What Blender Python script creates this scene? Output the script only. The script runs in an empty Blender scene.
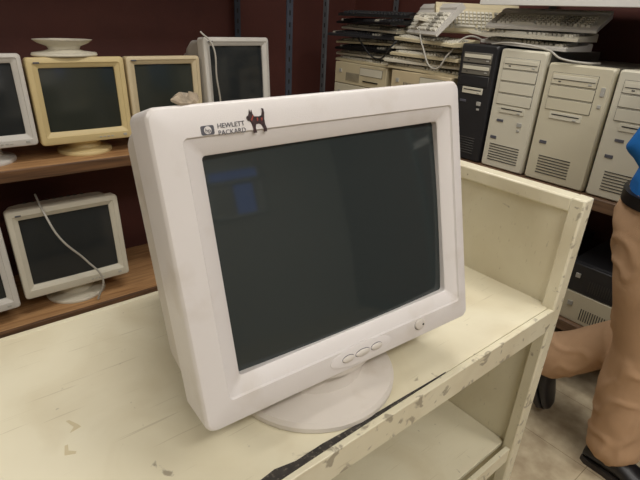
import bpy, bmesh, math, random
from mathutils import Vector, Matrix, noise
random.seed(7)
scene = bpy.context.scene
H = 1.40

# ------------------------------------------------------------------ materials
def lin(c):
    return tuple(((v/255.0)/12.92 if v/255.0 <= 0.04045 else ((v/255.0+0.055)/1.055)**2.4) for v in c)

def mat(name, col, rough=0.5, var=0.06, scale=8.0, bump=0.0, bscale=200.0, metal=0.0, dirt=None, dirt_amt=0.0, spec=0.5):
    m = bpy.data.materials.new(name); m.use_nodes = True
    nt = m.node_tree; N = nt.nodes; L = nt.links
    b = N['Principled BSDF']
    b.inputs['Roughness'].default_value = rough
    b.inputs['Metallic'].default_value = metal
    b.inputs['Specular IOR Level'].default_value = spec
    c = lin(col)
    tc = N.new('ShaderNodeTexCoord')
    n = N.new('ShaderNodeTexNoise'); n.inputs['Scale'].default_value = scale; n.inputs['Detail'].default_value = 5
    L.new(tc.outputs['Object'], n.inputs['Vector'])
    r = N.new('ShaderNodeValToRGB')
    r.color_ramp.elements[0].position = 0.3; r.color_ramp.elements[1].position = 0.7
    r.color_ramp.elements[0].color = (*[max(0, v*(1-var)) for v in c], 1)
    r.color_ramp.elements[1].color = (*[min(1, v*(1+var)) for v in c], 1)
    L.new(n.outputs['Fac'], r.inputs['Fac'])
    out = r.outputs['Color']
    if dirt_amt > 0:
        n2 = N.new('ShaderNodeTexNoise'); n2.inputs['Scale'].default_value = scale*3.1; n2.inputs['Detail'].default_value = 8
        L.new(tc.outputs['Object'], n2.inputs['Vector'])
        r2 = N.new('ShaderNodeValToRGB')
        r2.color_ramp.elements[0].position = 0.56; r2.color_ramp.elements[0].color = (0, 0, 0, 1)
        r2.color_ramp.elements[1].position = 0.72; r2.color_ramp.elements[1].color = (dirt_amt,)*3+(1,)
        L.new(n2.outputs['Fac'], r2.inputs['Fac'])
        mx = N.new('ShaderNodeMixRGB'); mx.inputs['Color2'].default_value = (*lin(dirt), 1)
        L.new(r2.outputs['Color'], mx.inputs['Fac']); L.new(out, mx.inputs['Color1'])
        out = mx.outputs['Color']
    L.new(out, b.inputs['Base Color'])
    if bump > 0:
        n3 = N.new('ShaderNodeTexNoise'); n3.inputs['Scale'].default_value = bscale; n3.inputs['Detail'].default_value = 3
        L.new(tc.outputs['Object'], n3.inputs['Vector'])
        bp = N.new('ShaderNodeBump'); bp.inputs['Strength'].default_value = bump; bp.inputs['Distance'].default_value = 0.002
        L.new(n3.outputs['Fac'], bp.inputs['Height']); L.new(bp.outputs['Normal'], b.inputs['Normal'])
    return m

def wood(name, col, dark, axis_scale=(1.5, 22, 22), rough=0.5):
    m = bpy.data.materials.new(name); m.use_nodes = True
    nt = m.node_tree; N = nt.nodes; L = nt.links; b = N['Principled BSDF']
    tc = N.new('ShaderNodeTexCoord'); mp = N.new('ShaderNodeMapping'); mp.inputs['Scale'].default_value = axis_scale
    L.new(tc.outputs['Object'], mp.inputs['Vector'])
    n = N.new('ShaderNodeTexNoise'); n.inputs['Scale'].default_value = 2.5; n.inputs['Detail'].default_value = 8; n.inputs['Distortion'].default_value = 0.8
    L.new(mp.outputs['Vector'], n.inputs['Vector'])
    r = N.new('ShaderNodeValToRGB'); r.color_ramp.elements[0].position = 0.32; r.color_ramp.elements[1].position = 0.68
    r.color_ramp.elements[0].color = (*lin(dark), 1); r.color_ramp.elements[1].color = (*lin(col), 1)
    L.new(n.outputs['Fac'], r.inputs['Fac']); L.new(r.outputs['Color'], b.inputs['Base Color'])
    b.inputs['Roughness'].default_value = rough
    return m

def emit(name, col, s):
    m = bpy.data.materials.new(name); m.use_nodes = True
    b = m.node_tree.nodes['Principled BSDF']
    b.inputs['Base Color'].default_value = (*lin(col), 1)
    b.inputs['Emission Color'].default_value = (*lin(col), 1); b.inputs['Emission Strength'].default_value = s
    return m

M_white = mat('hero_plastic', (218, 213, 210), 0.36, 0.02, 5, 0.12, 900, dirt=(192, 182, 168), dirt_amt=0.35)
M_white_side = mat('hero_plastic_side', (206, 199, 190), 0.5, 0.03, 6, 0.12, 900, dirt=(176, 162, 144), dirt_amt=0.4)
M_groove = mat('groove_grey', (150, 146, 142), 0.6)
M_glass = mat('crt_glass', (47, 53, 53), 0.05, 0.01, 3)
M_glass_b = mat('crt_glass_dark', (40, 43, 44), 0.12, 0.02, 3)
M_glass_c = mat('crt_glass_green', (46, 50, 45), 0.14, 0.02, 3)
M_grey_white = mat('plastic_greywhite', (200, 196, 188), 0.5, 0.03, 6)
M_beige = mat('plastic_beige_yellow', (206, 186, 136), 0.5, 0.04, 6)
M_beige2 = mat('plastic_beige', (200, 184, 150), 0.5, 0.04, 6)
M_cream = mat('plastic_cream', (204, 198, 180), 0.5, 0.03, 6)
M_pc = mat('pc_white', (208, 203, 184), 0.45, 0.03, 6)
M_pc2 = mat('pc_cream', (201, 194, 170), 0.45, 0.03, 6)
M_pcside = mat('pc_side_metal', (120, 116, 106), 0.45, 0.05, 4, metal=0.2)
M_dark = mat('plastic_dark', (38, 38, 40), 0.45, 0.1, 8)
M_black = mat('plastic_black', (16, 16, 17), 0.4, 0.1, 8)
M_slot = mat('slot_dark', (60, 58, 54), 0.6)
M_btn = mat('button_grey', (170, 168, 160), 0.4)
M_ink = mat('ink_grey', (84, 84, 92), 0.6)
M_key = mat('keycap_white', (208, 204, 190), 0.5, 0.05, 30)
M_keyg = mat('keycap_grey', (150, 146, 134), 0.5, 0.05, 30)
M_kcase = mat('keyboard_cream', (196, 184, 152), 0.5, 0.06, 6)
M_post = mat('upright_bluegrey', (66, 72, 84), 0.45, 0.1, 12, metal=0.4)
M_post2 = mat('upright_grey', (112, 116, 120), 0.4, 0.08, 12, metal=0.5)
M_wood = wood('shelf_wood', (192, 150, 104), (148, 108, 70))
M_woodedge = wood('shelf_wood_edge', (112, 80, 52), (70, 48, 32))
M_brown = wood('shelf_brown', (126, 98, 74), (84, 62, 46), (22, 1.5, 22))
M_whiteshelf = mat('shelf_white', (214, 212, 206), 0.5, 0.03, 3)
M_wall = mat('wall_maroon', (80, 40, 32), 0.7, 0.15, 2.5, 0.4, 60)
M_wall2 = mat('wall_offwhite', (190, 184, 172), 0.8, 0.04, 2, 0.2, 90)
M_ceil = mat('ceiling_tile', (214, 212, 206), 0.9, 0.04, 30, 0.3, 150)
M_trim = mat('trim_dark', (46, 36, 32), 0.6)
M_cable = mat('cable_grey', (176, 172, 162), 0.5)
M_cableb = mat('cable_black', (20, 20, 20), 0.5)
M_khaki = mat('khaki_cloth', (186, 152, 120), 0.9, 0.08, 9, 0.5, 420, spec=0.2)
M_blue = mat('blue_shirt', (34, 104, 176), 0.85, 0.08, 9, 0.4, 420, spec=0.2)
M_skin = mat('skin', (198, 150, 122), 0.55, 0.04, 14, 0.15, 300)
M_hair = mat('hair_brown', (52, 38, 28), 0.7, 0.25, 60, 0.8, 180)
M_shoe = mat('shoe_leather', (26, 24, 26), 0.4, 0.1, 12)
M_sole = mat('shoe_sole', (52, 46, 42), 0.7)
M_belt = mat('belt_black', (20, 18, 18), 0.45)
M_tape = mat('crumpled_tape', (150, 136, 116), 0.8, 0.4, 90, 0.8, 120)
M_eye = mat('eye_white', (230, 228, 222), 0.2); M_iris = mat('eye_iris', (60, 42, 30), 0.2); M_lip = mat('lip', (168, 100, 88), 0.5)

def cart_mat():
    m = bpy.data.materials.new('cart_paint'); m.use_nodes = True
    nt = m.node_tree; N = nt.nodes; L = nt.links; b = N['Principled BSDF']
    tc = N.new('ShaderNodeTexCoord')
    def nz(scale, det, vec=None, dist=0.0):
        n = N.new('ShaderNodeTexNoise'); n.inputs['Scale'].default_value = scale; n.inputs['Detail'].default_value = det
        n.inputs['Distortion'].default_value = dist
        L.new(vec or tc.outputs['Object'], n.inputs['Vector']); return n.outputs['Fac']
    def ramp(f, p0, c0, p1, c1):
        r = N.new('ShaderNodeValToRGB'); r.color_ramp.elements[0].position = p0; r.color_ramp.elements[1].position = p1
        r.color_ramp.elements[0].color = (*c0, 1); r.color_ramp.elements[1].color = (*c1, 1); L.new(f, r.inputs['Fac']); return r.outputs['Color']
    def mix(f, a, bb):
        x = N.new('ShaderNodeMixRGB'); L.new(f, x.inputs['Fac']); L.new(a, x.inputs['Color1'])
        if isinstance(bb, tuple): x.inputs['Color2'].default_value = (*bb, 1)
        else: L.new(bb, x.inputs['Color2'])
        return x.outputs['Color']
    base = ramp(nz(3.0, 6), 0.3, lin((211, 203, 176)), 0.7, lin((223, 217, 194)))
    st = ramp(nz(5, 10, dist=1.0), 0.48, (0, 0, 0), 0.78, (0.5,)*3)
    c = mix(st, base, lin((186, 171, 138)))
    for rot, sc0, th in ((0.5, (4, 110, 30), 0.68), (-0.9, (5, 150, 30), 0.71), (1.7, (4, 130, 30), 0.71)):
        mp = N.new('ShaderNodeMapping'); mp.inputs['Scale'].default_value = sc0; mp.inputs['Rotation'].default_value = (0, 0, rot)
        L.new(tc.outputs['Object'], mp.inputs['Vector'])
        sc = ramp(nz(1.6, 3, mp.outputs['Vector']), th, (0, 0, 0), th+0.05, (0.35,)*3)
        c = mix(sc, c, lin((160, 146, 118)))
    ch = ramp(nz(60, 5), 0.745, (0, 0, 0), 0.77, (0.7,)*3)
    c = mix(ch, c, lin((136, 120, 96)))
    sx = N.new('ShaderNodeSeparateXYZ'); L.new(tc.outputs['Object'], sx.inputs['Vector'])
    mr = N.new('ShaderNodeMapRange'); mr.inputs['From Min'].default_value = 0.335; mr.inputs['From Max'].default_value = 0.375
    mr.inputs['To Min'].default_value = 0.10; mr.inputs['To Max'].default_value = 0.0
    L.new(sx.outputs['Y'], mr.inputs['Value'])
    ad = N.new('ShaderNodeMath'); ad.operation = 'ADD'; L.new(mr.outputs['Result'], ad.inputs[0]); L.new(nz(40, 9, dist=0.6), ad.inputs[1])
    ew = ramp(ad.outputs[0], 0.69, (0, 0, 0), 0.75, (0.7,)*3)
    c = mix(ew, c, lin((126, 116, 100)))
    L.new(c, b.inputs['Base Color']); b.inputs['Roughness'].default_value = 0.34
    bp = N.new('ShaderNodeBump'); bp.inputs['Strength'].default_value = 0.25; bp.inputs['Distance'].default_value = 0.003
    L.new(nz(9, 3), bp.inputs['Height']); L.new(bp.outputs['Normal'], b.inputs['Normal'])
    return m
M_cart = cart_mat()
M_seam = mat('seam_dark', (50, 46, 42), 0.7, 0.5, 60, dirt=(130, 122, 108), dirt_amt=0.7)

def floor_mat():
    m = bpy.data.materials.new('floor_linoleum'); m.use_nodes = True
    nt = m.node_tree; N = nt.nodes; L = nt.links; b = N['Principled BSDF']
    tc = N.new('ShaderNodeTexCoord')
    n = N.new('ShaderNodeTexNoise'); n.inputs['Scale'].default_value = 14; n.inputs['Detail'].default_value = 7
    L.new(tc.outputs['Object'], n.inputs['Vector'])
    r = N.new('ShaderNodeValToRGB'); r.color_ramp.elements[0].position = 0.34; r.color_ramp.elements[1].position = 0.66
    r.color_ramp.elements[0].color = (*lin((166, 150, 124)), 1); r.color_ramp.elements[1].color = (*lin((196, 182, 154)), 1)
    L.new(n.outputs['Fac'], r.inputs['Fac'])
    br = N.new('ShaderNodeTexBrick'); br.offset = 0.0; br.inputs['Scale'].default_value = 1.0
    br.inputs['Brick Width'].default_value = 0.305; br.inputs['Row Height'].default_value = 0.305; br.inputs['Mortar Size'].default_value = 0.0012
    br.inputs['Color1'].default_value = (1, 1, 1, 1); br.inputs['Color2'].default_value = (0.93, 0.93, 0.93, 1); br.inputs['Mortar'].default_value = (0.5, 0.47, 0.42, 1)
    L.new(tc.outputs['Object'], br.inputs['Vector'])
    mx = N.new('ShaderNodeMixRGB'); mx.blend_type = 'MULTIPLY'; mx.inputs['Fac'].default_value = 1
    L.new(r.outputs['Color'], mx.inputs['Color1']); L.new(br.outputs['Color'], mx.inputs['Color2'])
    L.new(mx.outputs['Color'], b.inputs['Base Color']); b.inputs['Roughness'].default_value = 0.25
    return m
M_floor = floor_mat()

# ------------------------------------------------------------------ mesh helpers
class MB:
    def __init__(s): s.v = []; s.f = []; s.mi = []; s.mats = []
    def m(s, material):
        if material not in s.mats: s.mats.append(material)
        return s.mats.index(material)
    def box(s, c, size, material, M=None, taper=1.0):
        k = s.m(material); o = len(s.v)
        for dz in (-1, 1):
            t = taper if dz > 0 else 1.0
            for dx, dy in ((-1, -1), (1, -1), (1, 1), (-1, 1)):
                p = Vector((c[0]+dx*size[0]/2*t, c[1]+dy*size[1]/2*t, c[2]+dz*size[2]/2))
                s.v.append(M @ p if M else p)
        for q in ((0, 3, 2, 1), (4, 5, 6, 7), (0, 1, 5, 4), (1, 2, 6, 5), (2, 3, 7, 6), (3, 0, 4, 7)):
            s.f.append([o+i for i in q]); s.mi.append(k)
    def loft(s, loops, material, cap0=False, cap1=False, M=None):
        k = s.m(material); n = len(loops[0]); o = len(s.v)
        for lp in loops:
            for p in lp: s.v.append(M @ Vector(p) if M else Vector(p))
        for i in range(len(loops)-1):
            for j in range(n):
                a = o+i*n+j; b = o+i*n+(j+1) % n
                s.f.append([a, b, b+n, a+n]); s.mi.append(k)
        if cap0: s.f.append([o+j for j in range(n)]); s.mi.append(k)
        if cap1: s.f.append([o+(len(loops)-1)*n+j for j in range(n)]); s.mi.append(k)
    def lathe(s, prof, material, n=48, M=None, sx=1, sy=1):
        loops = [[(r*math.cos(2*math.pi*j/n)*sx, r*math.sin(2*math.pi*j/n)*sy, z) for j in range(n)] for r, z in prof]
        s.loft(loops, material, True, True, M)
    def obj(s, name, parent=None, bevel=0.0, loc=(0, 0, 0), rot=(0, 0, 0), seg=2, smooth=True, ang=35):
        me = bpy.data.meshes.new(name); me.from_pydata([tuple(p) for p in s.v], [], s.f)
        for mm in s.mats: me.materials.append(mm)
        for i, p in enumerate(me.polygons): p.material_index = s.mi[i]
        bm = bmesh.new(); bm.from_mesh(me); bmesh.ops.recalc_face_normals(bm, faces=bm.faces); bm.to_mesh(me); bm.free()
        if smooth:
            for p in me.polygons: p.use_smooth = True
            me.set_sharp_from_angle(angle=math.radians(ang))
        o = bpy.data.objects.new(name, me); scene.collection.objects.link(o)
        o.location = loc; o.rotation_euler = rot
        if parent: o.parent = parent
        if bevel > 0:
            b = o.modifiers.new('bevel', 'BEVEL'); b.width = bevel; b.segments = seg; b.limit_method = 'ANGLE'; b.angle_limit = math.radians(40)
            b.harden_normals = False
        return o

def empty(name, loc=(0, 0, 0), rot=(0, 0, 0), parent=None):
    e = bpy.data.objects.new(name, None); scene.collection.objects.link(e); e.location = loc; e.rotation_euler = rot
    e.empty_display_size = 0.1
    if parent: e.parent = parent
    return e

def rr(w, h, r, y, cz=0.0, cx=0.0, n=6):
    pts = []
    for (sx, sz, a0) in ((1, -1, -90), (1, 1, 0), (-1, 1, 90), (-1, -1, 180)):
        for i in range(n+1):
            a = math.radians(a0+90*i/n)
            pts.append((cx+sx*(w/2-r)+r*math.cos(a), y, cz+sz*(h/2-r)+r*math.sin(a)))
    return pts

def cable(name, pts, r, material, parent=None):
    cu = bpy.data.curves.new(name, 'CURVE'); cu.dimensions = '3D'; cu.bevel_depth = r; cu.bevel_resolution = 3
    sp = cu.splines.new('BEZIER'); sp.bezier_points.add(len(pts)-1)
    for i, p in enumerate(pts):
        bp = sp.bezier_points[i]; bp.co = p; bp.handle_left_type = 'AUTO'; bp.handle_right_type = 'AUTO'
    cu.materials.append(material)
    o = bpy.data.objects.new(name, cu); scene.collection.objects.link(o)
    if parent: o.parent = parent
    return o

# ------------------------------------------------------------------ CRT monitor
def crt_monitor(loc, yaw, w, h, d, ms, mt, mb, plastic, side, glass, tilt=8, lift=0.06, base_r=0.12, front=0.10, bd=0.06, cham=0.018, hero=False, r=0.014, badge=True, roll=0.0, hx=0.0, ox=0.0):
    root = empty('crt_monitor', loc, (0, 0, math.radians(yaw)))
    head = empty('head', (hx, -front, lift), (-math.radians(tilt), math.radians(roll), 0), root)
    cz = h/2; ow = w-2*ms; oh = h-mt-mb; oc = mb+oh/2
    b = MB()
    b.loft([rr(w-0.010, h-0.010, r, bd, cz), rr(w-0.003, h-0.003, r, bd-0.003, cz), rr(w, h, r, 0.010, cz), rr(w-0.0015, h-0.0015, r, 0.005, cz),
            rr(w-0.006, h-0.006, r, 0.0015, cz), rr(w-0.013, h-0.013, r*0.9, 0.0, cz),
            rr(ow+2*cham+0.003, oh+2*cham+0.003, 0.006, -0.001, oc, ox)], plastic)
    b.loft([rr(ow+2*cham+0.003, oh+2*cham+0.003, 0.006, -0.001, oc, ox), rr(ow+2*cham, oh+2*cham, 0.006, 0.0020, oc, ox)], plastic)
    b.loft([rr(ow+2*cham, oh+2*cham, 0.006, 0.0020, oc, ox), rr(ow+0.004, oh+0.004, 0.005, 0.0085, oc, ox), rr(ow, oh, 0.0045, 0.0105, oc, ox), rr(ow, oh, 0.0045, 0.034, oc, ox)], plastic)
    b.obj('bezel', head, ang=28)
    b = MB()
    b.loft([rr(w-0.014, h-0.014, r, bd-0.012, cz), rr(w-0.014, h-0.014, r, bd+0.004, cz), rr(w-0.022, h-0.024, r, bd+0.01, cz), rr(w*0.93, h*0.93, 0.03, bd+0.10, cz), rr(w*0.80, h*0.84, 0.04, bd+0.10+(d-bd-0.1)*0.35, cz),
            rr(w*0.64, h*0.68, 0.045, d*0.80, cz+0.005), rr(w*0.56, h*0.60, 0.04, d-0.015, cz+0.005), rr(w*0.52, h*0.56, 0.04, d, cz+0.005)], side, True, True)
    for i in range(9):
        b.box((w*0.0-0.12+i*0.03, bd+0.12, cz+h*0.44), (0.012, 0.08, 0.006), M_slot)
    b.obj('rear_housing', head, ang=45)
    nx, nz = 20, 16; v = []; f = []
    for i in range(nz+1):
        for j in range(nx+1):
            u = j/nx*2-1; t = i/nz*2-1
            v.append((ox+u*(ow/2+0.003), 0.0205-0.009*(1-0.6*u*u-0.4*t*t), oc+t*(oh/2+0.003)))
    for i in range(nz):
        for j in range(nx):
            a = i*(nx+1)+j; f.append((a, a+1, a+nx+2, a+nx+1))
    g = MB(); g.v = [Vector(p) for p in v]; k = g.m(glass); g.f = [list(q) for q in f]; g.mi = [k]*len(f)
    g.obj('screen', head, ang=180)
    s = MB()
    s.lathe([(base_r*0.985, 0), (base_r, 0.003), (base_r, 0.010), (base_r*0.97, 0.016), (base_r*0.80, 0.020), (base_r*0.62, 0.026), (base_r*0.58, lift*0.5+0.012),
             (base_r*0.72, lift*0.9), (base_r*0.72, lift+0.02)], side)
    s.obj('swivel_base', root, ang=30)
    c = MB()
    zb = mb*0.47
    if not hero:
        for i in range(4):
            c.box((w*0.12+i*0.016, -0.001, zb*0.7), (0.010, 0.004, 0.004), M_btn)
        c.box((w*0.40, -0.001, zb*0.8), (0.014, 0.005, 0.009), M_btn)
        if badge: c.box((-w*0.40, -0.0008, h-mt*0.5), (0.022, 0.002, 0.006), M_ink)
        c.obj('controls', head, 0.0008)
    else:
        Rx = Matrix.Rotation(math.radians(90), 4, 'X')
        def disc(x, z, rx, rz, y0, y1, mm, nm):
            q = MB(); q.lathe([(1, y0), (1, y1*0.8+y0*0.2), (0.85, y1)], mm, 32, Matrix.Translation((x, 0, z)) @ Rx @ Matrix.Diagonal((rx, rz, 1, 1)))
            return q.obj(nm, head, ang=60)
        zc = 0.0215
        disc(0.004, zc, 0.0560, 0.0150, -0.002, 0.0024, M_white, 'control_mound')
        for i, xx in enumerate((-0.022, 0.004, 0.030)):
            disc(xx, zc, 0.0115 if i != 1 else 0.0145, 0.0062, -0.002, 0.0030, M_ink, 'button_ring_%d' % i)
            disc(xx, zc, 0.0103 if i != 1 else 0.0130, 0.0050, -0.001, 0.0050, M_white_side, 'button_%d' % i)
        disc(0.120, 0.0245, 0.0110, 0.0096, -0.002, 0.0012, M_ink, 'power_ring')
        disc(0.120, 0.0245, 0.0100, 0.0086, -0.001, 0.0038, M_white_side, 'power_button')
        disc(0.125, 0.0235, 0.0018, 0.0018, 0.003, 0.0044, M_slot, 'power_led')
        def text(s_, x, z, size, nm, mm=M_ink):
            cu = bpy.data.curves.new(nm, 'FONT'); cu.body = s_; cu.size = size; cu.extrude = 0.0002; cu.materials.append(mm)
            o = bpy.data.objects.new(nm, cu); scene.collection.objects.link(o); o.parent = head
            o.location = (x, -0.0013, z); o.rotation_euler = (math.radians(90), 0, 0); return o
        bx = -0.172; bz = h-0.029
        q = MB(); q.loft([rr(0.015, 0.010, 0.002, -0.0004, bz, bx), rr(0.015, 0.010, 0.002, -0.0016, bz, bx)], M_ink, False, True); q.obj('badge_lozenge', head)
        q = MB(); q.lathe([(1, 0.0014), (1, 0.0019)], M_white, 24, Matrix.Translation((bx, 0, bz)) @ Rx @ Matrix.Diagonal((0.0042, 0.0042, 1, 1))); q.obj('badge_circle', head)
        t = text('hp', bx-0.0030, bz-0.0023, 0.0064, 'badge_initials'); t.location.y = -0.0021
        text('HEWLETT', bx+0.0115, bz+0.0006, 0.0074, 'badge_text_1'); text('PACKARD', bx+0.0115, bz-0.0068, 0.0074, 'badge_text_2')
        pts = [(-1.0, .25), (-.98, .42), (-.78, .50), (-.72, .62), (-.62, .98), (-.52, .68), (-.42, .95), (-.34, .60), (-.22, .38), (.30, .34), (.58, .42), (.70, .72), (.68, .98), (.84, .95), (.88, .60), (.80, .10),
               (.82, -.35), (.95, -.75), (.92, -.98), (.62, -.98), (.62, -.70), (.42, -.35), (.20, -.25), (-.12, -.28), (-.20, -.55), (-.12, -.98), (-.46, -.98), (-.48, -.55), (-.58, -.10), (-.72, .05), (-.90, .08)]
        M_stick = mat('sticker_dog', (52, 30, 32), 0.5, 0.7, 320, dirt=(8, 8, 14), dirt_amt=0.95)
        M_stick2 = mat('sticker_red', (150, 62, 48), 0.5, 0.4, 300)
        S = 0.0122
        def sp(a, bb, y): return (-0.112+a*S, y, h-0.025+bb*S*1.1)
        q = MB(); q.loft([[sp(a, bb, -0.0006) for a, bb in pts], [sp(a, bb, -0.0017) for a, bb in pts]], M_stick, False, True); q.obj('dog_sticker', head, ang=20)
        for k, col_ in enumerate(([(-.62, .12), (-.34, .50), (-.26, .42), (-.52, .02)], [(.0, .22), (.12, .26), (.14, .02), (.02, -.04)], [(.45, .20), (.58, .22), (.60, .0), (.48, -.06)])):
            q = MB(); q.loft([[sp(a, bb, -0.0012) for a, bb in col_], [sp(a, bb, -0.0021) for a, bb in col_]], M_stick2, False, True); q.obj('dog_sticker_red_%d' % k, head)
    return root

# hero
CT = 0.87
hero = crt_monitor((0.400, 0.484, CT), -4.3, 0.468, 0.384, 0.44, 0.0485, 0.056, 0.056, M_white, M_white_side, M_glass, tilt=13.5, lift=0.072, base_r=0.135, front=0.10, bd=0.080, cham=0.020, hero=True, r=0.012, roll=-1.6, hx=0.018, ox=0.006)

# ------------------------------------------------------------------ cart
cart = empty('metal_shelf_cart')
X0, X1, Y0, Y1 = -0.45, 0.956, 0.335, 0.865
b = MB()
b.box(((X0+X1)/2, (Y0+Y1)/2, CT-0.006), (X1-X0-0.03, Y1-Y0-0.026, 0.012), M_cart)
b.box(((X0+X1)/2, Y0+0.0062, CT-0.0265), (X1-X0-0.03, 0.012, 0.052), M_cart)
b.box(((X0+X1)/2, Y0+0.027, CT-0.050), (X1-X0-0.03, 0.028, 0.004), M_cart)
b.box(((X0+X1)/2, Y1-0.0062, CT-0.0265), (X1-X0-0.03, 0.012, 0.052), M_cart)
b.obj('top_deck', cart, 0.0015)
b = MB()
for zz in (0.47, 0.10):
    b.box(((X0+X1)/2, (Y0+Y1)/2+0.01, zz-0.006), (X1-X0-0.05, Y1-Y0-0.04, 0.012), M_cart)
    b.box(((X0+X1)/2, Y0+0.0125, zz-0.0225), (X1-X0-0.05, 0.012, 0.044), M_cart)
b.obj('lower_shelves', cart, 0.0015)
b = MB(); b.box(((X0+X1)/2, Y1-0.016, 0.45), (X1-X0-0.04, 0.006, 0.80), M_cart); b.obj('back_sheet', cart)
for side, xx in (('a', X1-0.018), ('b', X0+0.018)):
    b = MB()
    b.box((xx, (Y0+Y1)/2, 0.56), (0.012, Y1-Y0-0.03, 1.04), M_cart)
    b.box((xx, Y0+0.014, 0.555), (0.038, 0.028, 1.11), M_cart)
    b.box((xx, Y1-0.014, 0.555), (0.038, 0.028, 1.11), M_cart)
    b.box((xx, (Y0+Y1)/2, 1.0945), (0.0376, Y1-Y0-0.05, 0.030), M_cart)
    b.obj('end_panel_'+side, cart, 0.004)
# dark open seam where the deck sheet has split from the front lip
b = MB()
lp = [(0.08, 0.3475), (0.14, 0.3500), (0.20, 0.3550), (0.245, 0.3605), (0.275, 0.3545), (0.32, 0.3555), (0.38, 0.3525), (0.46, 0.3510), (0.58, 0.3480), (0.46, 0.3465), (0.38, 0.3455), (0.31, 0.3445), (0.24, 0.3430), (0.16, 0.3445)]
b.loft([[(x, y, CT-0.002) for x, y in lp], [(x, y, CT+0.0008) for x, y in lp]], M_seam, False, True)
b.obj('split_seam', cart)
b = MB()
for pts_ in ([(0.055, 0.575), (0.070, 0.578), (0.068, 0.584), (0.060, 0.600), (0.056, 0.600), (0.062, 0.583)], [(0.04, 0.540), (0.052, 0.535), (0.054, 0.538), (0.046, 0.545), (0.048, 0.556), (0.044, 0.556)]):
    b.loft([[(x, y, CT-0.002) for x, y in pts_], [(x, y, CT+0.0004) for x, y in pts_]], M_kcase, False, True)
b.obj('tape_residue', cart)

# ------------------------------------------------------------------ left shelving
SF = 2.10; SB = 2.60
rack = empty('wooden_storage_rack')
for nm, zz in (('lower', 0.14), ('middle', 0.815), ('top', 1.80)):  # top board is out of view, added to shade the rack's back region
    b = MB(); b.box((0.15, (SF+SB)/2, zz-0.012), (2.66, SB-SF-0.01, 0.024), M_wood)
    b.box((0.15, SF-0.004, zz-0.0225), (2.66, 0.012, 0.044), M_woodedge)
    b.obj('shelf_'+nm, rack, 0.002)
for i, (xx, yy) in enumerate(((1.50, SF), (1.50, SB), (-1.20, SF), (-1.20, SB))):
    b = MB(); b.box((xx, yy, 1.2), (0.036, 0.006, 2.4), M_post); b.box((xx+0.016, yy+0.016, 1.2), (0.005, 0.034, 2.4), M_post)
    for k in range(44): b.box((xx, yy-0.0034, 0.08+k*0.053), (0.008, 0.001, 0.022), M_black)
    b.obj('upright_%d' % i, rack)

# ------------------------------------------------------------------ background monitors
S1 = 0.815; S0 = 0.14
crt_monitor((0.150, 2.27, S1), 0, 0.37, 0.34, 0.36, 0.036, 0.034, 0.045, M_grey_white, M_grey_white, M_glass_b, tilt=4, lift=0.070, base_r=0.11, front=0.11)
crt_monitor((0.526, 2.27, S1), 0, 0.364, 0.335, 0.36, 0.040, 0.040, 0.050, M_beige, M_beige, M_glass_c, tilt=3, lift=0.060, base_r=0.11, front=0.11)
crt_monitor((0.884, 2.27, S1), 0, 0.335, 0.335, 0.36, 0.036, 0.034, 0.050, M_beige2, M_beige, M_glass_c, tilt=3, lift=0.060, base_r=0.11, front=0.11)
crt_monitor((1.245, 2.27, S1), 4, 0.37, 0.36, 0.38, 0.036, 0.038, 0.055, M_grey_white, M_grey_white, M_glass_b, tilt=4, lift=0.115, base_r=0.12, front=0.12)
crt_monitor((0.385, 2.28, S0), 0, 0.445, 0.395, 0.40, 0.042, 0.042, 0.056, M_cream, M_cream, M_glass_b, tilt=5, lift=0.085, base_r=0.13, front=0.13)
crt_monitor((-0.075, 2.25, S0), 2, 0.42, 0.37, 0.40, 0.042, 0.042, 0.052, M_grey_white, M_grey_white, M_glass_b, tilt=5, lift=0.075, base_r=0.13, front=0.13)
st = MB()
st.lathe([(0.095, 0), (0.098, 0.004), (0.095, 0.012), (0.06, 0.018), (0.045, 0.024), (0.050, 0.036), (0.075, 0.048), (0.088, 0.060), (0.082, 0.061), (0.05, 0.050)], M_cream, 40, None, 1.25, 0.75)
stand = st.obj('monitor_stand', None, loc=(0.50, 2.235, S1+0.060+0.3345), ang=35)

# ------------------------------------------------------------------ right shelving
RF = 1.86; RB = 2.40
rack2 = empty('metal_storage_rack')
for nm, zz, mm, ya, yb in (('bottom', 0.31, M_brown, -0.85, 2.25), ('middle', 0.835, M_brown, -0.85, 2.25), ('top', 1.512, M_whiteshelf, -0.85, 1.28)):
    b = MB(); b.box(((RF+RB)/2, (ya+yb)/2, zz-0.010), (RB-RF, yb-ya, 0.020), mm); b.box((RF-0.004, (ya+yb)/2, zz-0.0225), (0.010, yb-ya, 0.044), mm)
    b.obj('shelf_'+nm, rack2, 0.002)
for i, (xx, yy) in enumerate(((RF-0.012, 2.25), (RB, 2.25), (RF-0.012, -0.85), (RB, -0.85), (RB, 1.26))):
    b = MB(); b.box((xx, yy, 1.2), (0.006, 0.036, 2.4), M_post2); b.box((xx+0.016, yy+0.016, 1.2), (0.034, 0.005, 2.4), M_post2)
    for k in range(44): b.box((xx-0.0034, yy, 0.08+k*0.053), (0.001, 0.008, 0.022), M_black)
    b.obj('upright_%d' % i, rack2)
S2 = 0.835

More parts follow.
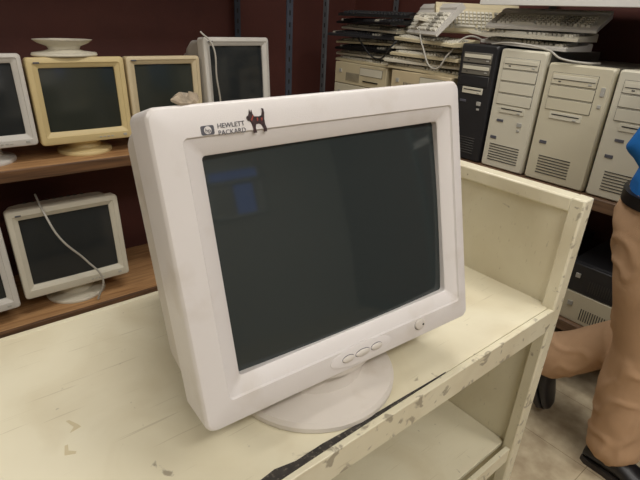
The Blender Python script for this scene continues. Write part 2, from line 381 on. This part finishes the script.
def tower(yc, w, h, d, face, body, style, x=1.872, z=S2, yaw=-90, roll=0):
    root = empty('desktop_computer_tower', (x, yc, z), (0, math.radians(roll), math.radians(yaw)))
    b = MB(); b.box((0, 0.03+(d-0.03)/2, h/2+0.004), (w-0.008, d-0.03, h-0.010), body)
    b.box((-w/2+0.012, d-0.06, 0.003), (0.02, 0.03, 0.006), M_dark); b.box((w/2-0.012, d-0.06, 0.003), (0.02, 0.03, 0.006), M_dark)
    b.box((-w/2+0.012, 0.07, 0.003), (0.02, 0.03, 0.006), M_dark); b.box((w/2-0.012, 0.07, 0.003), (0.02, 0.03, 0.006), M_dark)
    b.obj('case', root, 0.003)
    f = MB(); f.loft([rr(w-0.004, h-0.004, 0.006, 0.034, h/2+0.002), rr(w, h-0.002, 0.008, 0.028, h/2+0.001), rr(w, h-0.002, 0.010, 0.008, h/2+0.001), rr(w-0.012, h-0.014, 0.010, 0.0, h/2+0.001)], face, True, True)
    f.obj('front_panel', root, ang=40)
    c = MB(); bw = w*0.78 if style != 2 else w*0.70
    nb = 3 if style != 1 else 4
    zt = h-0.03; bx = 0 if style != 2 else -w*0.05
    for i in range(nb):
        zc = zt-0.022-i*0.046
        c.box((bx, -0.0002, zc), (bw, 0.003, 0.0425), M_slot)
        c.box((bx, -0.0012, zc), (bw-0.003, 0.004, 0.040), face if not (style == 3 and i < 2) else M_pcside)
        if i == 0 or (style == 3 and i == 1):
            c.box((bx, -0.0030, zc+0.006), (bw-0.012, 0.003, 0.014), M_pc); c.box((bx, -0.0040, zc-0.002), (bw-0.014, 0.002, 0.0015), M_slot)
            c.box((bx+bw*0.36, -0.0042, zc-0.010), (0.012, 0.003, 0.005), M_btn); c.box((bx-bw*0.3, -0.0035, zc-0.010), (0.010, 0.002, 0.004), M_slot)
    zf = zt-0.022-nb*0.046+0.006
    c.box((bx, -0.001, zf), (bw*0.72, 0.004, 0.026), M_pc); c.box((bx, -0.0032, zf+0.003), (bw*0.62, 0.002, 0.004), M_black); c.box((bx+bw*0.22, -0.004, zf-0.007), (0.012, 0.004, 0.005), M_btn)
    zp = zf-0.05
    if style == 2:
        c.box((w*0.40, -0.001, zt-0.05), (0.014, 0.005, 0.03), M_btn); c.box((w*0.40, -0.001, zt-0.10), (0.012, 0.004, 0.012), M_btn)
    else:
        c.box((bx+bw*0.30, -0.001, zp), (0.020, 0.006, 0.016), M_btn); c.box((bx+bw*0.30, -0.001, zp-0.024), (0.012, 0.004, 0.008), M_btn)
        c.box((bx-bw*0.28, -0.001, zp+0.004), (0.030, 0.003, 0.010), M_ink)
    nv = 7
    for i in range(nv):
        c.box((bx, -0.0005, 0.035+i*0.011), (bw*(0.75 if style != 1 else 0.9), 0.003, 0.0035), M_slot)
    c.box((-w*0.30, -0.001, 0.155 if style != 1 else 0.13), (0.028, 0.003, 0.012), M_ink)
    c.obj('drive_bays', root, 0.0008, seg=1)
    return root

tower(1.258, 0.180, 0.485, 0.44, M_dark, M_dark, 3)
tower(1.058, 0.195, 0.478, 0.46, M_pc, M_pcside, 1)
tower(0.828, 0.240, 0.445, 0.46, M_pc2, M_pcside, 2)
tower(0.585, 0.225, 0.445, 0.44, M_pc, M_pc, 0, roll=0)
tower(0.345, 0.200, 0.430, 0.44, M_pc2, M_pcside, 1)
tower(0.115, 0.200, 0.450, 0.44, M_pc, M_pc, 0)
tower(-0.12, 0.200, 0.430, 0.44, M_pc2, M_pc2, 1)

def desktop(yc, z, w=0.38, h=0.112, d=0.40, m=M_pc2, name='desktop_computer', x=1.875, yaw=-90, dark=False):
    root = empty(name, (x, yc, z), (0, 0, math.radians(yaw)))
    b = MB(); b.box((0, 0.02+(d-0.02)/2, h/2), (w-0.006, d-0.02, h), m if dark else M_beige2)
    b.box((0, 0.012, h/2), (w, 0.024, h-0.002), m); b.obj('case', root, 0.003)
    c = MB(); face = m
    c.box((w*0.22, -0.0005, h*0.68), (w*0.42, 0.003, h*0.36), M_slot); c.box((w*0.22, -0.0015, h*0.68), (w*0.41, 0.003, h*0.33), face if dark else M_pc)
    c.box((w*0.22, -0.003, h*0.26), (w*0.28, 0.003, h*0.05), M_black); c.box((-w*0.38, -0.002, h*0.6), (0.018, 0.006, 0.018), M_btn)
    for i in range(12): c.box((-w*0.26+i*0.009, -0.0005, h*0.35), (0.003, 0.003, h*0.4), M_slot)
    c.obj('front_details', root, 0.0006, seg=1)
    return root
for i in range(3):
    desktop(1.56, S2+i*0.113, w=0.36, m=(M_pc2, M_pc, M_beige2)[i])
    desktop(1.985, S2+i*0.113, w=0.40, m=(M_beige2, M_pc2, M_kcase)[i], x=1.885)

# keyboards
def keyboard(mb_, M, case, key, keyg, L_=0.45, D=0.165):
    hw = L_/2
    prof = [(-D/2, 0.0), (-D/2, 0.010), (-D/2+0.012, 0.014), (D*0.28, 0.024), (D*0.32, 0.030), (D/2-0.005, 0.030), (D/2, 0.024), (D/2, 0.0)]
    mb_.loft([[(-hw, y, z) for y, z in prof], [(hw, y, z) for y, z in prof]], case, True, True, M)
    sl = (0.024-0.014)/(D*0.28+D/2-0.012)
    for r_ in range(5):
        y = -D/2+0.024+r_*0.0195; z = 0.014+(y+D/2-0.012)*sl+0.0035; x = -hw+0.02
        while x < hw-0.02:
            kw = 0.0175
            if r_ == 0 and -0.12 < x < -0.05: kw = 0.105
            if x+kw > hw-0.012: break
            mb_.box((x+kw/2, y, z), (kw-0.003, 0.0158, 0.0095), keyg if (x < -hw+0.035 or (0.06 < x < 0.12)) else key, M, 0.82)
            x += kw+0.0005
            if abs(x-0.07) < 0.009 or abs(x-0.135) < 0.009: x += 0.008
def pile(name, yc, z, n, x, spread, cases, seed, extra=None, step=0.0325):
    random.seed(seed); q = MB(); zz = 0
    for i in range(n):
        case, key = cases[i % len(cases)]
        M = Matrix.Translation((random.uniform(-spread, spread), random.uniform(-0.035, 0.03), zz)) @ Matrix.Rotation(math.radians(random.uniform(-9, 9)), 4, 'Z') @ Matrix.Rotation(math.radians(random.uniform(-1.6, 1.6)), 4, 'Y')
        keyboard(q, M, case, key, M_keyg, 0.43+random.uniform(-0.03, 0.03), 0.165+random.uniform(-0.01, 0.02)); zz += step
    if extra: extra(q, zz)
    return q.obj(name, None, 0.0, loc=(x, yc, z), rot=(0, 0, math.radians(-90)), ang=30)
KB = [(M_kcase, M_key), (M_cream, M_key), (M_black, M_dark), (M_kcase, M_key), (M_dark, M_dark), (M_cream, M_key), (M_black, M_dark)]
ZD = S2+3*0.113+0.001
def ex1(q, zz):
    keyboard(q, Matrix.Translation((0.03, -0.01, zz+0.002)) @ Matrix.Rotation(math.radians(20), 4, 'Z'), M_black, M_dark, M_dark, 0.40)
def ex2(q, zz):
    keyboard(q, Matrix.Translation((-0.03, -0.02, zz+0.060)) @ Matrix.Rotation(math.radians(-28), 4, 'Z') @ Matrix.Rotation(math.radians(46), 4, 'X'), M_grey_white, M_key, M_keyg, 0.42)
    keyboard(q, Matrix.Translation((0.06, 0.07, zz+0.034)) @ Matrix.Rotation(math.radians(24), 4, 'Z') @ Matrix.Rotation(math.radians(10), 4, 'Y'), M_cream, M_key, M_keyg, 0.40)
    keyboard(q, Matrix.Translation((0.13, 0.10, zz+0.070)) @ Matrix.Rotation(math.radians(50), 4, 'Z') @ Matrix.Rotation(math.radians(40), 4, 'X'), M_kcase, M_key, M_keyg, 0.38)
pile('keyboard_pile', 1.985, ZD, 7, 1.98, 0.02, KB, 3, ex1)
pile('keyboard_pile', 1.56, ZD, 5, 1.97, 0.010, [KB[0], KB[1], KB[3], KB[5]], 5, ex2)
def ex3(q, zz):
    keyboard(q, Matrix.Translation((0.03, 0.00, zz+0.024)) @ Matrix.Rotation(math.radians(10), 4, 'Z') @ Matrix.Rotation(math.radians(16), 4, 'X'), M_grey_white, M_key, M_keyg, 0.42, 0.19)
pile('keyboard_pile', 1.10, S2+0.487, 2, 2.02, 0.02, [(M_grey_white, M_key), (M_cream, M_key)], 9, ex3)

# equipment on lower shelf of the right rack
desktop(0.95, 0.31, w=0.42, h=0.10, m=M_black, name='video_recorder', dark=True)
desktop(0.95, 0.411, w=0.40, h=0.15, m=M_black, name='stereo_receiver', dark=True)
desktop(0.48, 0.31, w=0.40, h=0.13, m=M_pc2)
desktop(1.42, 0.31, w=0.40, h=0.13, m=M_black, name='stereo_receiver', dark=True)
desktop(0.48, 0.442, w=0.40, h=0.12, m=M_dark, name='video_recorder', dark=True)

# cables
cable('power_cable', [(1.06, 2.17, 1.31), (1.09, 2.12, 1.26), (1.10, 2.11, 1.12), (1.12, 2.12, 0.98), (1.10, 2.12, 0.825)], 0.004, M_cable)
cable('video_cable', [(0.30, 2.30, 0.64), (0.30, 2.16, 0.60), (0.33, 2.11, 0.50), (0.42, 2.11, 0.36), (0.47, 2.10, 0.26), (0.44, 2.12, 0.15)], 0.0045, M_cable)
cable('keyboard_cable', [(1.90, 1.22, S2+0.49), (1.86, 1.10, S2+0.50), (1.90, 0.98, S2+0.485), (1.865, 0.90, S2+0.46), (1.90, 0.82, S2+0.452), (1.95, 0.80, S2+0.452)], 0.004, M_cable)
cable('keyboard_cable', [(1.90, 2.05, ZD+0.16), (1.855, 1.95, ZD+0.10), (1.86, 1.82, ZD+0.04), (1.87, 1.76, ZD+0.10), (1.92, 1.74, ZD+0.15)], 0.004, M_cableb)
cable('keyboard_cable', [(1.90, 1.62, ZD+0.20), (1.855, 1.55, ZD+0.12), (1.852, 1.46, ZD+0.03), (1.86, 1.40, ZD+0.10), (1.92, 1.36, ZD+0.17), (1.99, 1.30, ZD+0.15)], 0.004, M_cable)

# ------------------------------------------------------------------ room
def slab(name, c, size, m): q = MB(); q.box(c, size, m); return q.obj(name, smooth=False)
slab('floor', (0, -0.15, -0.05), (5.2, 5.9, 0.1), M_floor)
slab('ceiling', (0, -0.15, 2.85), (5.2, 5.9, 0.1), M_ceil)
slab('wall_back', (0, 2.72, 1.4), (5.2, 0.1, 2.8), M_wall)
slab('wall_right', (2.50, -0.15, 1.4), (0.1, 5.7, 2.8), M_wall)
slab('wall_left', (-2.55, -0.15, 1.4), (0.1, 5.7, 2.8), M_wall2)
slab('wall_front', (0, -3.05, 1.4), (5.2, 0.1, 2.8), M_wall2)
slab('baseboard_back', (0, 2.665, 0.05), (4.9, 0.012, 0.10), M_trim)
slab('baseboard_right', (2.445, -0.15, 0.05), (0.012, 5.6, 0.10), M_trim)
# window on the front wall (seen only as a reflection): transom strip over a half-shaded pane
M_sky = emit('window_daylight', (116, 140, 215), 0.9)
WX, WZ = 0.05, 0.20
q = MB(); q.box((1.05+WX, -2.990, 1.78+WZ), (0.56, 0.006, 0.10), M_sky); q.box((1.13+WX, -2.990, 1.49+WZ), (0.22, 0.006, 0.34), M_sky)
q.box((0.87+WX, -2.988, 1.49+WZ), (0.25, 0.010, 0.36), M_wall2)
for xx in (0.76, 1.34): q.box((xx+WX, -2.985, 1.57+WZ), (0.04, 0.03, 0.58), M_whiteshelf)
for zz in (1.30, 1.70, 1.85): q.box((1.05+WX, -2.985, zz+WZ), (0.60, 0.03, 0.035), M_whiteshelf)
q.obj('window_1', smooth=False)

# fluorescent ceiling fixtures
M_tube = emit('fluorescent_diffuser', (255, 248, 240), 2.5)
def fixture(x, y, power, rot=0):
    root = empty('ceiling_light', (x, y, 2.80), (0, 0, rot))
    b = MB(); b.box((0, 0, -0.03), (1.24, 0.34, 0.05), M_whiteshelf); b.obj('housing', root, 0.004)
    b = MB(); b.box((0, 0, -0.058), (1.18, 0.28, 0.008), M_tube); b.obj('diffuser', root)
    l = bpy.data.lights.new('fluorescent', 'AREA'); l.shape = 'RECTANGLE'; l.size = 1.18; l.size_y = 0.28; l.energy = power; l.color = (1.0, 0.97, 0.925)
    o = bpy.data.objects.new('fluorescent', l); scene.collection.objects.link(o); o.parent = root; o.location = (0, 0, -0.07)
fixture(0.1, -1.0, 24); fixture(1.0, 1.1, 20); fixture(-1.5, 0.6, 16); fixture(1.4, -0.8, 16, math.pi/2); fixture(0.1, -2.2, 13)
w = bpy.data.worlds.new('world'); scene.world = w; w.use_nodes = True
w.node_tree.nodes['Background'].inputs[0].default_value = (0.9, 0.93, 1, 1); w.node_tree.nodes['Background'].inputs[1].default_value = 0.3

# ------------------------------------------------------------------ person
def ring(p, t, ref, ra, rb, n=20):
    t = t.normalized(); a = ref - t*ref.dot(t); a.normalize(); bb = t.cross(a)
    return [p + a*(ra*math.cos(2*math.pi*j/n)) + bb*(rb*math.sin(2*math.pi*j/n)) for j in range(n)]
def limb(mbd, pts, rad, material, ref=Vector((1, 0, 0)), n=20):
    P = [Vector(p) for p in pts]; R = [(r, r) if not isinstance(r, tuple) else r for r in rad]
    loops = []
    T = []
    for i in range(len(P)):
        if i == 0: T.append(P[1]-P[0])
        elif i == len(P)-1: T.append(P[-1]-P[-2])
        else: T.append((P[i+1]-P[i]).normalized()+(P[i]-P[i-1]).normalized())
    t0 = T[0].normalized(); t1 = T[-1].normalized()
    for k in (0.15, 0.6, 0.88):
        s_ = math.sqrt(1-(1-k)**2); loops.append(ring(P[0]-t0*min(R[0])*(1-k), T[0], ref, R[0][0]*s_, R[0][1]*s_, n))
    for i in range(len(P)): loops.append(ring(P[i], T[i], ref, R[i][0], R[i][1], n))
    for k in (0.88, 0.6, 0.15):
        s_ = math.sqrt(1-(1-k)**2); loops.append(ring(P[-1]+t1*min(R[-1])*(1-k), T[-1], ref, R[-1][0]*s_, R[-1][1]*s_, n))
    mbd.loft(loops, material, True, True)
def remeshed(mbd, name, parent, voxel, material, smooth=4, disp=None):
    o = mbd.obj(name+'_tmp', None, smooth=False)
    r = o.modifiers.new('r', 'REMESH'); r.mode = 'VOXEL'; r.voxel_size = voxel
    s_ = o.modifiers.new('s', 'SMOOTH'); s_.iterations = smooth; s_.factor = 0.5
    dg = bpy.context.evaluated_depsgraph_get(); me = bpy.data.meshes.new_from_object(o.evaluated_get(dg))
    bpy.data.objects.remove(o, do_unlink=True)
    if disp:
        nn = [v.normal.copy() for v in me.vertices]
        for v, n_ in zip(me.vertices, nn): v.co += n_*disp(v.co)
    me.materials.clear(); me.materials.append(material)
    for p in me.polygons: p.use_smooth = True; p.material_index = 0
    o2 = bpy.data.objects.new(name, me); scene.collection.objects.link(o2); o2.parent = parent
    return o2

person = empty('walking_person', (0.03, 0.02, 0))
def folds(co):
    a = noise.noise(Vector((co.x*6+co.z*3, co.y*6+co.z*4, co.z*5))); b_ = noise.noise(Vector((co.x*9+3, co.y*9-co.z*8, co.z*9)))
    c_ = noise.noise(Vector((co.x*4, co.y*10+co.z*7, co.z*6-co.y*8)))
    return 0.007*max(0, 1-abs(c_)*6) + 0.003*b_ + 0.004*a
q = MB()
limb(q, [(1.56, 0.325, 1.02), (1.56, 0.33, 0.95), (1.56, 0.335, 0.89), (1.56, 0.335, 0.84)], [(0.156, 0.108), (0.168, 0.122), (0.172, 0.128), (0.15, 0.11)], M_khaki)
limb(q, [(1.488, 0.335, 0.90), (1.492, 0.305, 0.74), (1.512, 0.268, 0.52), (1.530, 0.272, 0.34), (1.542, 0.252, 0.18), (1.544, 0.248, 0.135)], [0.098, 0.092, 0.076, 0.074, 0.080, 0.086], M_khaki)
limb(q, [(1.635, 0.33, 0.90), (1.63, 0.275, 0.72), (1.63, 0.250, 0.56), (1.618, 0.36, 0.445), (1.600, 0.47, 0.340), (1.594, 0.540, 0.285)], [0.096, 0.092, 0.080, 0.076, 0.078, 0.082], M_khaki)
tr = remeshed(q, 'trousers', person, 0.010, M_khaki, 4, folds)
q = MB()
limb(q, [(1.56, 0.325, 0.985), (1.56, 0.320, 1.08), (1.56, 0.305, 1.22), (1.56, 0.285, 1.34), (1.56, 0.270, 1.42), (1.56, 0.258, 1.46)],
     [(0.164, 0.118), (0.162, 0.116), (0.175, 0.124), (0.185, 0.122), (0.165, 0.10), (0.08, 0.07)], M_blue)
limb(q, [(1.385, 0.275, 1.405), (1.360, 0.325, 1.27), (1.345, 0.375, 1.145), (1.350, 0.29, 1.06), (1.360, 0.17, 0.985)], [0.066, 0.058, 0.052, 0.047, 0.038], M_blue)
limb(q, [(1.735, 0.265, 1.405), (1.750, 0.21, 1.27), (1.755, 0.15, 1.14), (1.745, 0.06, 1.08), (1.735, -0.04, 1.05)], [0.066, 0.058, 0.052, 0.047, 0.038], M_blue)
limb(q, [(1.56, 0.262, 1.44), (1.56, 0.25, 1.49)], [0.066, 0.062], M_blue)
remeshed(q, 'shirt', person, 0.010, M_blue, 4, lambda c_: folds(c_)*0.7)
q = MB(); N_ = 40
def bl(ex, z): return [(1.56+(0.172+ex)*math.cos(2*math.pi*j/N_), 0.327+(0.128+ex)*math.sin(2*math.pi*j/N_), z) for j in range(N_)]
q.loft([bl(-0.01, 0.965), bl(0.004, 0.965), bl(0.004, 0.998), bl(-0.01, 0.998)], M_belt); q.obj('belt', person)
q = MB(); hc = Vector((1.56, 0.215, 1.645))
limb(q, [(1.56, 0.255, 1.44), (1.56, 0.235, 1.55)], [0.056, 0.054], M_skin)
limb(q, [hc+Vector((0, 0.02, -0.055)), hc+Vector((0, 0.012, 0.02)), hc+Vector((0, 0.012, 0.055))], [(0.062, 0.078), (0.076, 0.094), (0.070, 0.086)], M_skin)
limb(q, [hc+Vector((0, -0.03, -0.05)), hc+Vector((0, -0.048, -0.088))], [(0.052, 0.045), (0.028, 0.028)], M_skin)
limb(q, [hc+Vector((0, -0.086, 0.010)), hc+Vector((0, -0.104, -0.022))], [0.009, 0.014], M_skin, n=12)
limb(q, [hc+Vector((-0.008, -0.088, -0.055)), hc+Vector((0.008, -0.088, -0.055))], [0.008, 0.008], M_skin, Vector((0, 0, 1)), 12)
for s_ in (-1, 1):
    limb(q, [hc+Vector((s_*0.077, 0.015, 0.012)), hc+Vector((s_*0.078, 0.012, -0.028))], [(0.008, 0.018), (0.007, 0.010)], M_skin, n=12)
    limb(q, [hc+Vector((s_*0.045, -0.078, 0.028)), hc+Vector((s_*0.018, -0.088, 0.026))], [0.008, 0.008], M_skin, Vector((0, 0, 1)), 10)
remeshed(q, 'head', person, 0.004, M_skin, 5)
for s_ in (-1, 1):
    for nm, rr_, off, mm in (('eye', 0.0125, -0.076, M_eye), ('iris', 0.006, -0.0845, M_iris)):
        q = MB(); c0 = hc+Vector((s_*0.031, off, 0.008))
        q.lathe([(rr_*math.sin(math.pi*i/10)+1e-5, -rr_*math.cos(math.pi*i/10)) for i in range(11)], mm, 16, Matrix.Translation(c0)); q.obj(nm, person, ang=80)
q = MB(); limb(q, [hc+Vector((-0.022, -0.086, -0.052)), hc+Vector((0, -0.094, -0.051)), hc+Vector((0.022, -0.086, -0.052))], [0.003, 0.005, 0.003], M_lip, Vector((0, 0, 1)), 10); q.obj('mouth', person, ang=80)
q = MB()
limb(q, [hc+Vector((0, 0.045, -0.045)), hc+Vector((0, 0.040, 0.02)), hc+Vector((0, 0.018, 0.066))], [(0.062, 0.064), (0.082, 0.082), (0.076, 0.094)], M_hair)
remeshed(q, 'hair', person, 0.006, M_hair, 3, lambda c_: 0.004*noise.noise(c_*60))
def hand(name, wrist, d, palmn, side):
    d = Vector(d).normalized(); pn = Vector(palmn); pn = (pn-d*pn.dot(d)).normalized(); sd = d.cross(pn)*side
    w0 = Vector(wrist); q = MB()
    limb(q, [w0-d*0.02, w0+d*0.01, w0+d*0.05, w0+d*0.085], [(0.022, 0.028), (0.018, 0.030), (0.015, 0.040), (0.012, 0.038)], M_skin, pn)
    for i, (o_, L_) in enumerate(((0.030, 0.068), (0.010, 0.078), (-0.010, 0.072), (-0.030, 0.056))):
        b0 = w0+d*0.082+sd*o_; dirs = [d, (d*0.85+pn*0.5).normalized(), (d*0.5+pn*0.85).normalized()]
        pts = [b0-d*0.015, b0]; seg = [0.45, 0.32, 0.23]
        for k in range(3): pts.append(pts[-1]+dirs[k]*L_*seg[k])
        limb(q, pts, [0.009, 0.0088, 0.0084, 0.0078, 0.0065], M_skin, pn, 12)
    t0 = w0+d*0.03+sd*0.030
    limb(q, [t0-sd*0.012, t0+sd*0.012+d*0.018+pn*0.006, t0+sd*0.020+d*0.046+pn*0.014, t0+sd*0.018+d*0.068+pn*0.022], [0.012, 0.012, 0.010, 0.008], M_skin, pn, 12)
    remeshed(q, name, person, 0.0028, M_skin, 3)
hand('hand_right', (1.362, 0.145, 0.972), (0.03, -0.86, -0.5), (1, 0, -0.1), 1)
hand('hand_left', (1.733, -0.065, 1.042), (-0.03, -0.95, -0.25), (-1, 0, -0.1), -1)
def shoe(name, M):
    q = MB(); prof = []
    for (y, w_, h_, zc) in ((0.075, 0.030, 0.05, 0), (0.06, 0.036, 0.075, 0), (0.02, 0.040, 0.090, 0), (-0.03, 0.040, 0.080, 0), (-0.09, 0.047, 0.055, 0), (-0.14, 0.047, 0.045, 0), (-0.18, 0.036, 0.036, 0), (-0.198, 0.018, 0.024, 0)):
        n = 20; prof.append([(w_*math.cos(2*math.pi*j/n), y, 0.016+h_*0.5*(1+math.sin(2*math.pi*j/n))) for j in range(n)])
    q.loft(prof, M_shoe, True, True, M)
    sole = [(0.078, 0.024), (0.06, 0.036), (0.0, 0.037), (-0.09, 0.049), (-0.15, 0.048), (-0.19, 0.034), (-0.205, 0.012)]
    lp = [(w_, y) for y, w_ in sole]+[(-w_, y) for y, w_ in reversed(sole)]
    q.loft([[(a, b_, 0.0) for a, b_ in lp], [(a, b_, 0.020) for a, b_ in lp]], M_sole, True, True, M)
    q.obj(name, person, ang=40)
shoe('shoe_right', Matrix.Translation((1.544, 0.240, 0.0)))
shoe('shoe_left', Matrix.Translation((1.594, 0.600, 0.232)) @ Matrix.Rotation(math.radians(66), 4, 'X'))

# small crumpled tape stuck on the hero monitor top
tp = MB(); random.seed(4); loops = []
for i in range(6):
    k = math.sin(math.pi*(i+0.6)/6.4); lp_ = []
    for j in range(9):
        a = 2*math.pi*j/9; rad = 0.010*k*(0.6+0.8*random.random())
        lp_.append((rad*math.cos(a)*1.4, rad*math.sin(a)*0.8, i*0.0030+0.003*math.cos(a*2)))
    loops.append(lp_)
tp.loft(loops, M_tape, True, True)
tp.obj('crumpled_tape', None, loc=(0.222, 0.500, CT+0.433), ang=20)

# ------------------------------------------------------------------ camera
cam = bpy.data.cameras.new('camera'); co = bpy.data.objects.new('camera', cam); scene.collection.objects.link(co)
cam.sensor_width = 36; cam.lens = 481/640*36; cam.clip_start = 0.02
az = math.radians(50); pt = math.radians(25); rho = math.radians(2.8)
F = Vector((math.cos(az)*math.cos(pt), math.sin(az)*math.cos(pt), -math.sin(pt)))
R0 = Vector((math.sin(az), -math.cos(az), 0)); U0 = R0.cross(F)
Rc = R0*math.cos(rho)+U0*math.sin(rho); Uc = -R0*math.sin(rho)+U0*math.cos(rho)
mw = Matrix((Rc, Uc, -F)).transposed().to_4x4(); mw.translation = Vector((0, 0, H))
co.matrix_world = mw
scene.camera = co
scene.view_settings.view_transform = 'Standard'
